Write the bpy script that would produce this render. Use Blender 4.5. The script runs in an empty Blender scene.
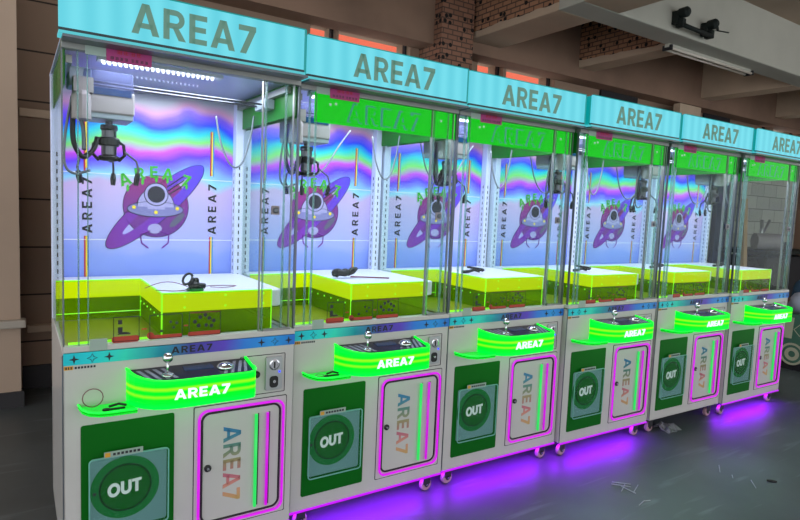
import bpy, math, random
from mathutils import Vector, Matrix
random.seed(7)
SC = bpy.context.scene
C = bpy.context.scene.collection
PI = math.pi

# ------------------------------------------------------------------ camera
CAM = (-0.11662, -2.10897, 1.35981)
YAW, PIT, ROL, FPX = 0.581763768, -0.086703336, 0.042884128, 586.2023
f = Vector((math.sin(YAW)*math.cos(PIT), math.cos(YAW)*math.cos(PIT), math.sin(PIT)))
r = f.cross(Vector((0, 0, 1))).normalized(); u = r.cross(f)
r2 = r*math.cos(ROL)+u*math.sin(ROL); u2 = -r*math.sin(ROL)+u*math.cos(ROL)
cd = bpy.data.cameras.new('camera'); cd.sensor_width = 36; cd.lens = FPX/800*36; cd.clip_start = 0.05; cd.clip_end = 200
cam = bpy.data.objects.new('camera', cd); C.objects.link(cam)
M = Matrix((r2, u2, -f)).transposed().to_4x4(); M.translation = Vector(CAM); cam.matrix_world = M
SC.camera = cam

# ------------------------------------------------------------------ light and exposure
SC.view_settings.view_transform = 'Standard'; SC.view_settings.look = 'None'
SC.view_settings.gamma = 1; SC.view_settings.use_curve_mapping = False
SC.view_settings.exposure = 0.0
SC.cycles.transparent_max_bounces = 64
SC.cycles.max_bounces = 8
SC.cycles.sample_clamp_indirect = 4
w = bpy.data.worlds.new('sky'); SC.world = w; w.use_nodes = True
w.node_tree.nodes['Background'].inputs[0].default_value = (0.92, 0.96, 1.0, 1)
w.node_tree.nodes['Background'].inputs[1].default_value = 2.1
sd = bpy.data.lights.new('sun', 'SUN'); sd.energy = 2.6; sd.angle = 0.02; sd.color = (1, .95, .88)
so = bpy.data.objects.new('sun', sd); C.objects.link(so)
so.rotation_euler = Vector((-0.15, -0.5, 0.86)).to_track_quat('Z', 'Y').to_euler(); so.location = (0, 5, 9)

# ------------------------------------------------------------------ materials
def lin(c):
    return tuple((x/255/12.92 if x/255 <= .04045 else ((x/255+.055)/1.055)**2.4) for x in c)
def mat(name):
    m = bpy.data.materials.new(name); m.use_nodes = True
    nt = m.node_tree; nt.nodes.clear()
    out = nt.nodes.new('ShaderNodeOutputMaterial')
    return m, nt, out
def pbr(name, col, rough=.5, metal=0, emit=None, es=1, spec=.5, noise=0, nscale=8, bump=0, coat=0):
    m, nt, out = mat(name)
    b = nt.nodes.new('ShaderNodeBsdfPrincipled'); nt.links.new(b.outputs[0], out.inputs[0])
    c = lin(col)
    b.inputs['Base Color'].default_value = (*c, 1); b.inputs['Roughness'].default_value = rough
    b.inputs['Metallic'].default_value = metal; b.inputs['Specular IOR Level'].default_value = spec
    b.inputs['Coat Weight'].default_value = coat
    if emit:
        b.inputs['Emission Color'].default_value = (*lin(emit), 1); b.inputs['Emission Strength'].default_value = es
    if noise or bump:
        tc = nt.nodes.new('ShaderNodeTexCoord'); n = nt.nodes.new('ShaderNodeTexNoise')
        n.inputs['Scale'].default_value = nscale; n.inputs['Detail'].default_value = 5
        nt.links.new(tc.outputs['Object'], n.inputs[0])
        if noise:
            rp = nt.nodes.new('ShaderNodeValToRGB')
            rp.color_ramp.elements[0].position = .3; rp.color_ramp.elements[1].position = .7
            rp.color_ramp.elements[0].color = (*[x*(1-noise) for x in c], 1); rp.color_ramp.elements[1].color = (*[min(1, x*(1+noise)) for x in c], 1)
            nt.links.new(n.outputs[0], rp.inputs[0]); nt.links.new(rp.outputs[0], b.inputs['Base Color'])
        if bump:
            bp = nt.nodes.new('ShaderNodeBump'); bp.inputs[0].default_value = bump; bp.inputs[1].default_value = .01
            nt.links.new(n.outputs[0], bp.inputs['Height']); nt.links.new(bp.outputs[0], b.inputs['Normal'])
    return m
def glow(name, col, s=1.0):
    return pbr(name, (20, 20, 20), .4, 0, col, s)
def clear(name, tint=(255, 255, 255), gloss=1.0, rough=.02, body=0, bodycol=(200, 200, 200), trans_body=0):
    """thin clear sheet: tinted see-through plus fresnel reflection, optionally a milky share"""
    m, nt, out = mat(name)
    t = nt.nodes.new('ShaderNodeBsdfTransparent'); t.inputs[0].default_value = (*lin(tint), 1)
    g = nt.nodes.new('ShaderNodeBsdfGlossy'); g.inputs['Roughness'].default_value = rough
    g.inputs[0].default_value = (gloss, gloss, gloss, 1)
    lw = nt.nodes.new('ShaderNodeLayerWeight'); lw.inputs[0].default_value = .5
    pw = nt.nodes.new('ShaderNodeMath'); pw.operation = 'POWER'; pw.inputs[1].default_value = 5; nt.links.new(lw.outputs['Facing'], pw.inputs[0])
    fr = nt.nodes.new('ShaderNodeMath'); fr.operation = 'MULTIPLY_ADD'; fr.inputs[1].default_value = .35; fr.inputs[2].default_value = .006; nt.links.new(pw.outputs[0], fr.inputs[0]); fr.inputs[1].default_value = .22
    mx = nt.nodes.new('ShaderNodeMixShader')
    nt.links.new(fr.outputs[0], mx.inputs[0]); nt.links.new(t.outputs[0], mx.inputs[1]); nt.links.new(g.outputs[0], mx.inputs[2])
    last = mx
    if body:
        d = nt.nodes.new('ShaderNodeBsdfDiffuse'); d.inputs[0].default_value = (*lin(bodycol), 1)
        tr = nt.nodes.new('ShaderNodeBsdfTranslucent'); tr.inputs[0].default_value = (*lin(bodycol), 1)
        a = nt.nodes.new('ShaderNodeMixShader'); a.inputs[0].default_value = .5
        nt.links.new(d.outputs[0], a.inputs[1]); nt.links.new(tr.outputs[0], a.inputs[2])
        m2 = nt.nodes.new('ShaderNodeMixShader'); m2.inputs[0].default_value = body
        nt.links.new(mx.outputs[0], m2.inputs[1]); nt.links.new(a.outputs[0], m2.inputs[2]); last = m2
    nt.links.new(last.outputs[0], out.inputs[0])
    return m
def ramp_mat(name, axis, lo, hi, stops, distort=0, dscale=2.0, rough=.3, metal=0, face=None, stretch=(1, 1, 1), spec=.5):
    """colour bands along an object axis (printed or holographic film)"""
    m, nt, out = mat(name)
    L = nt.links.new
    b = nt.nodes.new('ShaderNodeBsdfPrincipled'); L(b.outputs[0], out.inputs[0])
    b.inputs['Roughness'].default_value = rough; b.inputs['Metallic'].default_value = metal; b.inputs['Specular IOR Level'].default_value = spec
    tc = nt.nodes.new('ShaderNodeTexCoord'); sp = nt.nodes.new('ShaderNodeSeparateXYZ'); L(tc.outputs['Object'], sp.inputs[0])
    mr = nt.nodes.new('ShaderNodeMapRange'); mr.inputs[1].default_value = lo; mr.inputs[2].default_value = hi
    L(sp.outputs[axis], mr.inputs[0]); val = mr.outputs[0]
    if distort:
        mp = nt.nodes.new('ShaderNodeMapping'); mp.inputs['Scale'].default_value = stretch; L(tc.outputs['Object'], mp.inputs[0])
        n = nt.nodes.new('ShaderNodeTexNoise'); n.inputs['Scale'].default_value = dscale; n.inputs['Detail'].default_value = 2; L(mp.outputs[0], n.inputs[0])
        ad = nt.nodes.new('ShaderNodeMath'); ad.operation = 'MULTIPLY_ADD'; ad.inputs[1].default_value = distort
        L(n.outputs[0], ad.inputs[0]); L(val, ad.inputs[2])
        sb = nt.nodes.new('ShaderNodeMath'); sb.operation = 'SUBTRACT'; sb.inputs[1].default_value = distort*.5; L(ad.outputs[0], sb.inputs[0]); val = sb.outputs[0]
    rp = nt.nodes.new('ShaderNodeValToRGB'); cr = rp.color_ramp
    while len(cr.elements) < len(stops): cr.elements.new(.5)
    for e, (p, c) in zip(cr.elements, stops): e.position = p
    for e, (p, c) in zip(cr.elements, stops): e.color = (*lin(c), 1)
    L(val, rp.inputs[0]); L(rp.outputs[0], b.inputs['Base Color'])
    return m

MT = {}
MT['body'] = pbr('painted_white_metal', (190, 187, 184), .2, spec=.4, noise=.04, nscale=3)
MT['body_side'] = pbr('grey_metal_side', (120, 122, 130), .4)
MT['white'] = pbr('white_plastic', (225, 225, 235), .4)
MT['cream'] = pbr('cream_plastic', (140, 132, 134), .5)
MT['clawmetal'] = pbr('dark_polished_steel', (95, 92, 100), .28, .9)
MT['greyplastic'] = pbr('grey_plastic', (135, 145, 155), .4)
MT['post'] = pbr('lavender_white_steel', (205, 208, 235), .45)
MT['chrome'] = pbr('chrome', (210, 210, 215), .18, 1)
MT['steel'] = pbr('brushed_steel', (175, 178, 180), .35, .75)
MT['black'] = pbr('black_rubber', (14, 14, 16), .5)
MT['ink'] = pbr('black_print', (18, 16, 30), .5)
MT['darkline'] = pbr('dark_seam', (30, 28, 32), .7)
MT['deck'] = pbr('dark_navy_overlay', (28, 24, 48), .3, noise=.5, nscale=60)
MT['deckstripe'] = pbr('pale_overlay_stripe', (140, 140, 156), .4)
MT['green'] = pbr('deep_green_print', (0, 92, 14), .5, spec=.15)
MT['green2'] = pbr('mid_green_print', (14, 112, 44), .5, spec=.15)
MT['greenring'] = pbr('dark_green_print', (4, 46, 14), .5, spec=.15)
MT['outwhite'] = pbr('raised_white_letters', (235, 238, 235), .4)
MT['pink'] = pbr('pink_sticker', (165, 62, 118), .5, spec=.2)
MT['redprint'] = pbr('red_print', (175, 20, 40), .5)
MT['amber'] = pbr('amber_sticker', (210, 150, 40), .5)
MT['brickred'] = pbr('red_brown_print', (170, 50, 25), .5)
MT['header'] = None
MT['headeredge'] = glow('teal_lit_edge', (0, 165, 165), .75)
MT['headerlip'] = glow('cyan_lit_lip', (80, 200, 210), .9)
MT['headertext'] = pbr('grey_green_letters', (70, 92, 82), .5, emit=(84, 128, 112), es=.75)
MT['headerdark'] = pbr('dark_header_trim', (20, 48, 52), .4)
MT['frame'] = pbr('grey_alloy_frame', (130, 132, 128), .35, .6)
MT['framedark'] = pbr('dark_alloy_frame', (96, 102, 108), .35, .5)
MT['ceilpanel'] = pbr('white_inner_ceiling', (190, 195, 230), .3)
MT['led'] = glow('white_leds', (235, 240, 255), 3)
MT['ledreflection'] = glow('painted_led_reflection', (190, 195, 240), 1.2)  # reflection of the ceiling LEDs, painted as weak emission
MT['magenta'] = glow('magenta_neon', (228, 0, 245), .95)
MT['purpleled'] = glow('violet_led_strip', (195, 0, 245), 1.1)
MT['magentadim'] = glow('deep_magenta_neon', (208, 0, 222), 1.0)
MT['greenbar'] = glow('green_neon_bar', (40, 225, 95), 1.0)
MT['pane'] = clear('clear_pane', (248, 252, 250), .8)
MT['edgeacrylic'] = clear('acrylic_edge', (205, 225, 220), 1, .05, .25, (190, 215, 210))
MT['neon'] = clear('fluorescent_yellow_green_acrylic', (225, 242, 40), .7, .04, .24, (190, 240, 0))
MT['neonband'] = pbr('yellow_acrylic_added_glow', (176, 200, 0), .6, emit=(200, 214, 0), es=.45, spec=.05)  # emission added to lift the dimly lit platform edge
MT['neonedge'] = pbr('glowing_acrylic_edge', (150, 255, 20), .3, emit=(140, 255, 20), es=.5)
MT['neonfloor'] = pbr('yellow_green_chute_floor', (120, 132, 0), .4)
MT['flap'] = clear('bluish_clear_flap', (248, 252, 252), .8, .12, .02, (190, 225, 225))
MT['tealplate'] = pbr('grey_teal_backing', (104, 144, 142), .4)
MT['flapedge'] = pbr('pale_flap_edge', (112, 176, 164), .4)
MT['tray'] = clear('green_clear_tray', (70, 235, 90), .7, .08, .35, (60, 240, 90))
MT['trayglow'] = pbr('green_tray_spill_glow', (0, 150, 40), .4, emit=(0, 220, 50), es=.8)  # emission stands in for green light spilling from the console
MT['trayedge'] = pbr('green_tray_edge_spill_glow', (20, 200, 60), .4, emit=(0, 255, 60), es=.95)  # console light on the tray rim, put in as emission
MT['greenband'] = pbr('edge_lit_green_acrylic', (0, 80, 4), .7, emit=(0, 214, 10), es=.78, spec=.02)
MT['greenside'] = pbr('dull_green_acrylic', (8, 100, 18), .4, emit=(0, 100, 8), es=.15, spec=.2)
MT['etched'] = pbr('etched_teal_outline', (20, 120, 110), .4, emit=(10, 130, 110), es=.5)
MT['consoletext'] = glow('white_lit_letters', (225, 250, 255), 1.3)
MT['consolerim'] = glow('green_lit_rim', (0, 255, 40), 1.5)
MT['palecable'] = pbr('pale_grey_cable', (112, 118, 128), .5)
MT['purple'] = pbr('purple_print', (118, 30, 150), .5)
MT['plum'] = ramp_mat('magenta_planet_print', 2, 1.18, 1.47, [(0, (92, 30, 130)), (.5, (118, 40, 132)), (1, (140, 26, 100))], rough=.5)
MT['ringprint'] = ramp_mat('violet_ring_print', 0, .2, .62, [(0, (120, 30, 150)), (.5, (110, 40, 170)), (1, (80, 60, 210))], rough=.5)
MT['greyprint'] = pbr('grey_print', (88, 86, 110), .5)
MT['lilac'] = pbr('lilac_print', (122, 118, 172), .5)
MT['palelilac'] = pbr('pale_lilac_print', (160, 152, 200), .5)
MT['visor'] = pbr('dark_visor_print', (30, 26, 44), .4)
MT['lime'] = pbr('lime_print', (56, 168, 36), .5)
MT['yellow'] = pbr('yellow_print', (230, 200, 40), .5)
MT['redstripe'] = pbr('crimson_stripe', (170, 20, 60), .5)
MT['cyanstripe'] = pbr('teal_stripe', (40, 130, 190), .5)
MT['wheel'] = pbr('pale_caster_wheel', (170, 132, 142), .5, spec=.2)
MT['copper'] = pbr('reddish_brown_wire', (120, 60, 80), .5)
MT['card'] = pbr('grey_white_card', (150, 168, 158), .6)
MT['blueled'] = glow('blue_led', (50, 70, 255), 2)
MT['screen'] = pbr('dark_blue_display', (20, 45, 90), .2)
MT['hood'] = clear('milky_hood', (205, 210, 235), .5, .2, .35, (110, 112, 140))
MT['belt'] = ramp_mat('holographic_belt_film', 0, 0, .8, [(0, (0, 190, 205)), (.1, (10, 205, 215)), (.24, (40, 215, 190)), (.36, (30, 150, 170)), (.5, (60, 60, 150)), (.62, (90, 60, 190)), (.75, (40, 120, 215)), (.88, (30, 150, 225)), (1, (20, 110, 200))], distort=.12, dscale=7, rough=.3, metal=.1)
MT['holo'] = ramp_mat('holographic_film', 2, .85, 1.85,
    [(0, (100, 126, 212)), (.28, (132, 150, 228)), (.33, (158, 164, 230)), (.46, (176, 166, 222)), (.56, (196, 168, 214)), (.59, (140, 204, 228)), (.63, (116, 126, 238)), (.67, (96, 48, 228)), (.71, (205, 78, 224)), (.75, (130, 222, 110)), (.79, (30, 205, 210)), (.83, (30, 64, 240)), (.87, (132, 86, 232)), (.90, (218, 150, 190)), (.935, (186, 180, 194)), (1, (140, 142, 165))],
    distort=.27, dscale=2.4, rough=.3, metal=.1, stretch=(1.3, .1, .9))
MT['doortext'] = ramp_mat('rainbow_faded_letters', 2, .236, .527, [(0, (190, 155, 95)), (.2, (205, 140, 120)), (.35, (185, 100, 120)), (.55, (150, 140, 100)), (.75, (85, 130, 120)), (.88, (60, 125, 155)), (1, (40, 110, 160))], rough=.5)

# header face: translucent sheet lit from behind by vertical LED rows
m, nt, out = mat('cyan_backlit_face'); L = nt.links.new
b = nt.nodes.new('ShaderNodeBsdfPrincipled'); L(b.outputs[0], out.inputs[0]); b.inputs['Base Color'].default_value = (.02, .10, .12, 1); b.inputs['Roughness'].default_value = .4; b.inputs['Specular IOR Level'].default_value = .15
tc = nt.nodes.new('ShaderNodeTexCoord'); wv = nt.nodes.new('ShaderNodeTexWave'); wv.inputs['Scale'].default_value = 4.2; wv.inputs['Distortion'].default_value = .6
L(tc.outputs['Object'], wv.inputs[0])
rp = nt.nodes.new('ShaderNodeValToRGB'); rp.color_ramp.elements[0].color = (*lin((101, 208, 224)), 1); rp.color_ramp.elements[1].color = (*lin((116, 220, 234)), 1)
L(wv.outputs[0], rp.inputs[0]); L(rp.outputs[0], b.inputs['Emission Color']); b.inputs['Emission Strength'].default_value = .92
MT['header'] = m
# console face: green LED box with two brighter yellow-green bands, fine ribs
m, nt, out = mat('green_lit_ribbed_acrylic'); L = nt.links.new
b = nt.nodes.new('ShaderNodeBsdfPrincipled'); L(b.outputs[0], out.inputs[0]); b.inputs['Base Color'].default_value = (.0, .25, .02, 1); b.inputs['Roughness'].default_value = .3
tc = nt.nodes.new('ShaderNodeTexCoord'); sp = nt.nodes.new('ShaderNodeSeparateXYZ'); L(tc.outputs['Object'], sp.inputs[0])
mr = nt.nodes.new('ShaderNodeMapRange'); mr.inputs[1].default_value = .670; mr.inputs[2].default_value = .762; L(sp.outputs[2], mr.inputs[0])
rp = nt.nodes.new('ShaderNodeValToRGB'); cr = rp.color_ramp
st = [(0, (0, 240, 60)), (.22, (0, 228, 30)), (.36, (0, 200, 10)), (.44, (130, 240, 0)), (.52, (0, 215, 10)), (.62, (0, 200, 10)), (.72, (140, 245, 0)), (.8, (0, 215, 15)), (1, (0, 255, 45))]
while len(cr.elements) < len(st): cr.elements.new(.5)
for e, (p, c) in zip(cr.elements, st): e.position = p
for e, (p, c) in zip(cr.elements, st): e.color = (*lin(c), 1)
L(mr.outputs[0], rp.inputs[0]); L(rp.outputs[0], b.inputs['Emission Color']); b.inputs['Emission Strength'].default_value = 1.45; b.inputs['Specular IOR Level'].default_value = .1
MT['console'] = m

# concrete floor with pale scuffs
m, nt, out = mat('worn_concrete_floor'); L = nt.links.new
b = nt.nodes.new('ShaderNodeBsdfPrincipled'); L(b.outputs[0], out.inputs[0]); b.inputs['Roughness'].default_value = .42
tc = nt.nodes.new('ShaderNodeTexCoord')
n1 = nt.nodes.new('ShaderNodeTexNoise'); n1.inputs['Scale'].default_value = 1.3; n1.inputs['Detail'].default_value = 8; L(tc.outputs['Object'], n1.inputs[0])
mp = nt.nodes.new('ShaderNodeMapping'); mp.inputs['Rotation'].default_value = (0, 0, .9); mp.inputs['Scale'].default_value = (1.2, 9, 1); L(tc.outputs['Object'], mp.inputs[0])
n2 = nt.nodes.new('ShaderNodeTexNoise'); n2.inputs['Scale'].default_value = 1.6; n2.inputs['Detail'].default_value = 6; n2.inputs['Distortion'].default_value = .6; L(mp.outputs[0], n2.inputs[0])
r1 = nt.nodes.new('ShaderNodeValToRGB'); r1.color_ramp.elements[0].position = .3; r1.color_ramp.elements[1].position = .72
r1.color_ramp.elements[0].color = (*lin((70, 75, 76)), 1); r1.color_ramp.elements[1].color = (*lin((96, 104, 106)), 1)
r2_ = nt.nodes.new('ShaderNodeValToRGB'); r2_.color_ramp.elements[0].position = .60; r2_.color_ramp.elements[1].position = .78
r2_.color_ramp.elements[0].color = (0, 0, 0, 1); r2_.color_ramp.elements[1].color = (.5, .5, .5, 1)
mx = nt.nodes.new('ShaderNodeMix'); mx.data_type = 'RGBA'; mx.inputs[7].default_value = (*lin((138, 148, 150)), 1)
L(n1.outputs[0], r1.inputs[0]); L(n2.outputs[0], r2_.inputs[0]); L(r2_.outputs[0], mx.inputs[0]); L(r1.outputs[0], mx.inputs[6]); L(mx.outputs[2], b.inputs['Base Color'])
bp = nt.nodes.new('ShaderNodeBump'); bp.inputs[0].default_value = .15; bp.inputs[1].default_value = .01; L(n1.outputs[0], bp.inputs['Height']); L(bp.outputs[0], b.inputs['Normal'])
MT['floor'] = m

def brickplaster(name, plaster, brick, zcut=None, mortar=(84, 64, 54), bw=.2, rh=.065, holes=True):
    """plaster that has fallen off above a ragged line, hollow bricks behind"""
    m, nt, out = mat(name); L = nt.links.new
    b = nt.nodes.new('ShaderNodeBsdfPrincipled'); L(b.outputs[0], out.inputs[0]); b.inputs['Roughness'].default_value = .85
    tc = nt.nodes.new('ShaderNodeTexCoord'); sp = nt.nodes.new('ShaderNodeSeparateXYZ'); L(tc.outputs['Object'], sp.inputs[0])
    ad = nt.nodes.new('ShaderNodeMath'); L(sp.outputs[0], ad.inputs[0]); L(sp.outputs[1], ad.inputs[1])
    cb = nt.nodes.new('ShaderNodeCombineXYZ'); L(ad.outputs[0], cb.inputs[0]); L(sp.outputs[2], cb.inputs[1])
    br = nt.nodes.new('ShaderNodeTexBrick'); br.inputs['Scale'].default_value = 1; br.inputs['Brick Width'].default_value = bw; br.inputs['Row Height'].default_value = rh
    br.inputs['Mortar Size'].default_value = .006; br.inputs['Color1'].default_value = (*lin(brick), 1); br.inputs['Color2'].default_value = (*[x*.75 for x in lin(brick)], 1); br.inputs['Mortar'].default_value = (*lin(mortar), 1)
    L(cb.outputs[0], br.inputs[0]); col = br.outputs[0]
    if holes:
        vo = nt.nodes.new('ShaderNodeTexVoronoi'); vo.voronoi_dimensions = '2D'; vo.inputs['Scale'].default_value = 8; vo.inputs['Randomness'].default_value = .8; L(cb.outputs[0], vo.inputs[0])
        lt = nt.nodes.new('ShaderNodeMath'); lt.operation = 'LESS_THAN'; lt.inputs[1].default_value = .15; L(vo.outputs[0], lt.inputs[0])
        mh = nt.nodes.new('ShaderNodeMix'); mh.data_type = 'RGBA'; mh.inputs[7].default_value = (.004, .003, .003, 1); L(lt.outputs[0], mh.inputs[0]); L(col, mh.inputs[6]); col = mh.outputs[2]
    if zcut is not None:
        n = nt.nodes.new('ShaderNodeTexNoise'); n.inputs['Scale'].default_value = 2.2; n.inputs['Detail'].default_value = 6; L(tc.outputs['Object'], n.inputs[0])
        ma = nt.nodes.new('ShaderNodeMath'); ma.operation = 'MULTIPLY_ADD'; ma.inputs[1].default_value = .12; L(n.outputs[0], ma.inputs[0]); L(sp.outputs[2], ma.inputs[2])
        gt = nt.nodes.new('ShaderNodeMath'); gt.operation = 'GREATER_THAN'; gt.inputs[1].default_value = zcut+.06; L(ma.outputs[0], gt.inputs[0])
        n2 = nt.nodes.new('ShaderNodeTexNoise'); n2.inputs['Scale'].default_value = 1.5; n2.inputs['Detail'].default_value = 6; L(tc.outputs['Object'], n2.inputs[0])
        rp = nt.nodes.new('ShaderNodeValToRGB'); rp.color_ramp.elements[0].position = .3; rp.color_ramp.elements[1].position = .75
        rp.color_ramp.elements[0].color = (*[x*.72 for x in lin(plaster)], 1); rp.color_ramp.elements[1].color = (*lin(plaster), 1); L(n2.outputs[0], rp.inputs[0])
        mz = nt.nodes.new('ShaderNodeMix'); mz.data_type = 'RGBA'; L(gt.outputs[0], mz.inputs[0]); L(rp.outputs[0], mz.inputs[6]); L(col, mz.inputs[7]); col = mz.outputs[2]
    L(col, b.inputs['Base Color'])
    return m
MT['plaster'] = pbr('dusty_plaster', (196, 172, 148), .9, noise=.18, nscale=1.6, bump=.1)
MT['plasterdark'] = pbr('brown_plaster', (138, 110, 92), .9, noise=.25, nscale=1.2)
MT['ceilmat'] = pbr('grey_ceiling_plaster', (168, 148, 128), .9, noise=.15, nscale=1)
MT['beamfront'] = pbr('pale_beam_plaster', (178, 176, 164), .9, noise=.1, nscale=1.4)
MT['beambrick'] = brickplaster('broken_plaster_brick', (196, 172, 148), (172, 124, 94), 3.07, bw=.11, rh=.045)
MT['pillarbrick'] = brickplaster('hollow_brick', (120, 100, 90), (150, 106, 84), bw=.11, rh=.045)
MT['walltan'] = pbr('tan_painted_wall', (184, 160, 140), .8, noise=.06, nscale=2)
MT['blockwall'] = brickplaster('stone_block_wall', (0, 0, 0), (150, 124, 104), None, (54, 44, 38), 4.0, .33, False)
MT['whiteblock'] = brickplaster('pale_block_wall', (0, 0, 0), (190, 190, 180), None, (120, 120, 112), .4, .2, False)
MT['skirting'] = pbr('dark_skirting', (46, 44, 46), .6)
MT['trimwhite'] = pbr('cream_trim', (178, 168, 155), .7)
MT['orange'] = pbr('orange_red_board', (205, 84, 55), .6)
MT['tube'] = pbr('unlit_tube', (215, 205, 190), .4)
MT['darkmetal'] = pbr('dark_green_metal', (32, 38, 36), .6, spec=.2)
MT['bag'] = pbr('white_bag', (186, 190, 205), .7, noise=.1, nscale=12)
MT['bluecloth'] = pbr('blue_cloth', (58, 86, 110), .9)
MT['dullgreen'] = pbr('dull_green_panel', (70, 112, 92), .6, noise=.15, nscale=5)
MT['creamprint'] = pbr('cream_print', (190, 188, 160), .6)
MT['wood'] = pbr('light_timber', (170, 140, 100), .7, noise=.15, nscale=10)
MT['navy'] = pbr('dark_navy_board', (44, 52, 84), .6, noise=.3, nscale=6)
MT['tie'] = pbr('pale_plastic_tie', (160, 165, 165), .5)
MT['film'] = clear('crumpled_film', (230, 230, 235), 1, .15, .45, (200, 200, 205))

# ------------------------------------------------------------------ mesh helpers
class MB:
    def __init__(s): s.v = []; s.f = []; s.mi = []; s.cur = 0
    def add(s, vs, fs):
        o = len(s.v); s.v += [tuple(p) for p in vs]; s.f += [tuple(i+o for i in f) for f in fs]; s.mi += [s.cur]*len(fs); return s
    def box(s, x0, x1, y0, y1, z0, z1):
        return s.add([(x0, y0, z0), (x1, y0, z0), (x1, y1, z0), (x0, y1, z0), (x0, y0, z1), (x1, y0, z1), (x1, y1, z1), (x0, y1, z1)],
                     [(3, 2, 1, 0), (4, 5, 6, 7), (0, 1, 5, 4), (1, 2, 6, 5), (2, 3, 7, 6), (3, 0, 4, 7)])
    def prism(s, poly, fn, a, b):
        """poly = 2D outline, fn(p,q,t) -> 3D point, extruded from t=a to t=b"""
        n = len(poly)
        vs = [fn(p, q, a) for p, q in poly]+[fn(p, q, b) for p, q in poly]
        fs = [tuple(range(n)), tuple(range(2*n-1, n-1, -1))]+[(i, i+n, (i+1) % n+n, (i+1) % n) for i in range(n)]
        return s.add(vs, fs)
    def front(s, poly, y, t):           # outline in x,z standing on plane y, thickness t towards -y
        return s.prism(poly, lambda p, q, k: (p, k, q), y, y-t)
    def plan(s, poly, z0, z1):
        return s.prism(poly, lambda p, q, k: (p, q, k), z0, z1)
    def wall(s, line, z0, z1, th, top=None):      # open vertical wall following a plan line
        nrm = []
        P = [Vector(p) for p in line]
        for i in range(len(P)):
            a = P[max(0, i-1)]; b_ = P[min(len(P)-1, i+1)]; d = (b_-a).normalized(); nrm.append(Vector((-d.y, d.x)))
        Q = [p+n*th for p, n in zip(P, nrm)]
        k = len(P); vs = []
        for z in (z0, z1):
            zf = (lambda p, z=z: z) if (top is None or z == z0) else (lambda p: top(p.y))
            vs += [(p.x, p.y, zf(p)) for p in P]+[(p.x, p.y, zf(p)) for p in Q]
        fs = []
        for i in range(k-1):
            fs += [(i, i+1, 2*k+i+1, 2*k+i), (k+i+1, k+i, 3*k+i, 3*k+i+1), (2*k+i, 2*k+i+1, 3*k+i+1, 3*k+i), (i+1, i, k+i, k+i+1)]
        fs += [(0, 2*k, 3*k, k), (k-1, 2*k-1, 4*k-1, 3*k-1)]
        return s.add(vs, fs)
    def tube(s, pts, rad, n=8, closed=False):
        P = [Vector(p) for p in pts]; k = len(P); rs = rad if isinstance(rad, (list, tuple)) else [rad]*k
        vs = []; prev = None
        for i in range(k):
            a = P[(i-1) % k] if closed else P[max(0, i-1)]; b_ = P[(i+1) % k] if closed else P[min(k-1, i+1)]
            d = (b_-a).normalized()
            if prev is None:
                up = Vector((0, 0, 1)) if abs(d.z) < .9 else Vector((1, 0, 0)); e = d.cross(up).normalized()
            else: e = (prev-d*prev.dot(d)).normalized()
            prev = e; g = d.cross(e)
            for j in range(n):
                t = 2*PI*j/n; vs.append(P[i]+(e*math.cos(t)+g*math.sin(t))*rs[i])
        fs = []
        for i in range(k if closed else k-1):
            for j in range(n):
                a = i*n+j; b2 = i*n+(j+1) % n; c = ((i+1) % k)*n+(j+1) % n; d2 = ((i+1) % k)*n+j; fs.append((a, b2, c, d2))
        if not closed: fs += [tuple(range(n-1, -1, -1)), tuple((k-1)*n+j for j in range(n))]
        return s.add(vs, fs)
    def lathe(s, prof, c, axis='z', n=20):
        """prof = (radius, height) list"""
        vs = []; k = len(prof)
        for rr, h in prof:
            for j in range(n):
                t = 2*PI*j/n; a, b_ = rr*math.cos(t), rr*math.sin(t)
                p = {'z': (a, b_, h), 'y': (a, h, b_), 'x': (h, a, b_)}[axis]
                vs.append((c[0]+p[0], c[1]+p[1], c[2]+p[2]))
        fs = [(i*n+j, i*n+(j+1) % n, (i+1)*n+(j+1) % n, (i+1)*n+j) for i in range(k-1) for j in range(n)]
        fs += [tuple(range(n-1, -1, -1)), tuple((k-1)*n+j for j in range(n))]
        return s.add(vs, fs)
    def ball(s, c, rr, n=14):
        return s.lathe([(max(1e-4, rr*math.sin(PI*i/10)), -rr*math.cos(PI*i/10)) for i in range(11)], c, 'z', n)
    def build(s, name, m, parent=None, smooth=False, bevel=0):
        me = bpy.data.meshes.new(name); me.from_pydata(s.v, [], s.f)
        ms = m if isinstance(m, (list, tuple)) else [m]
        for q in ms: me.materials.append(MT[q] if isinstance(q, str) else q)
        for p, i in zip(me.polygons, s.mi): p.material_index = min(i, len(ms)-1)
        import bmesh
        bm = bmesh.new(); bm.from_mesh(me); bmesh.ops.recalc_face_normals(bm, faces=bm.faces); bm.to_mesh(me); bm.free()
        if smooth:
            for p in me.polygons: p.use_smooth = len(p.vertices) == 4
        me.update()
        o = bpy.data.objects.new(name, me); C.objects.link(o)
        if parent: o.parent = parent
        if bevel:
            bv = o.modifiers.new('bevel', 'BEVEL'); bv.width = bevel; bv.segments = 2; bv.limit_method = 'ANGLE'
        return o

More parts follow.
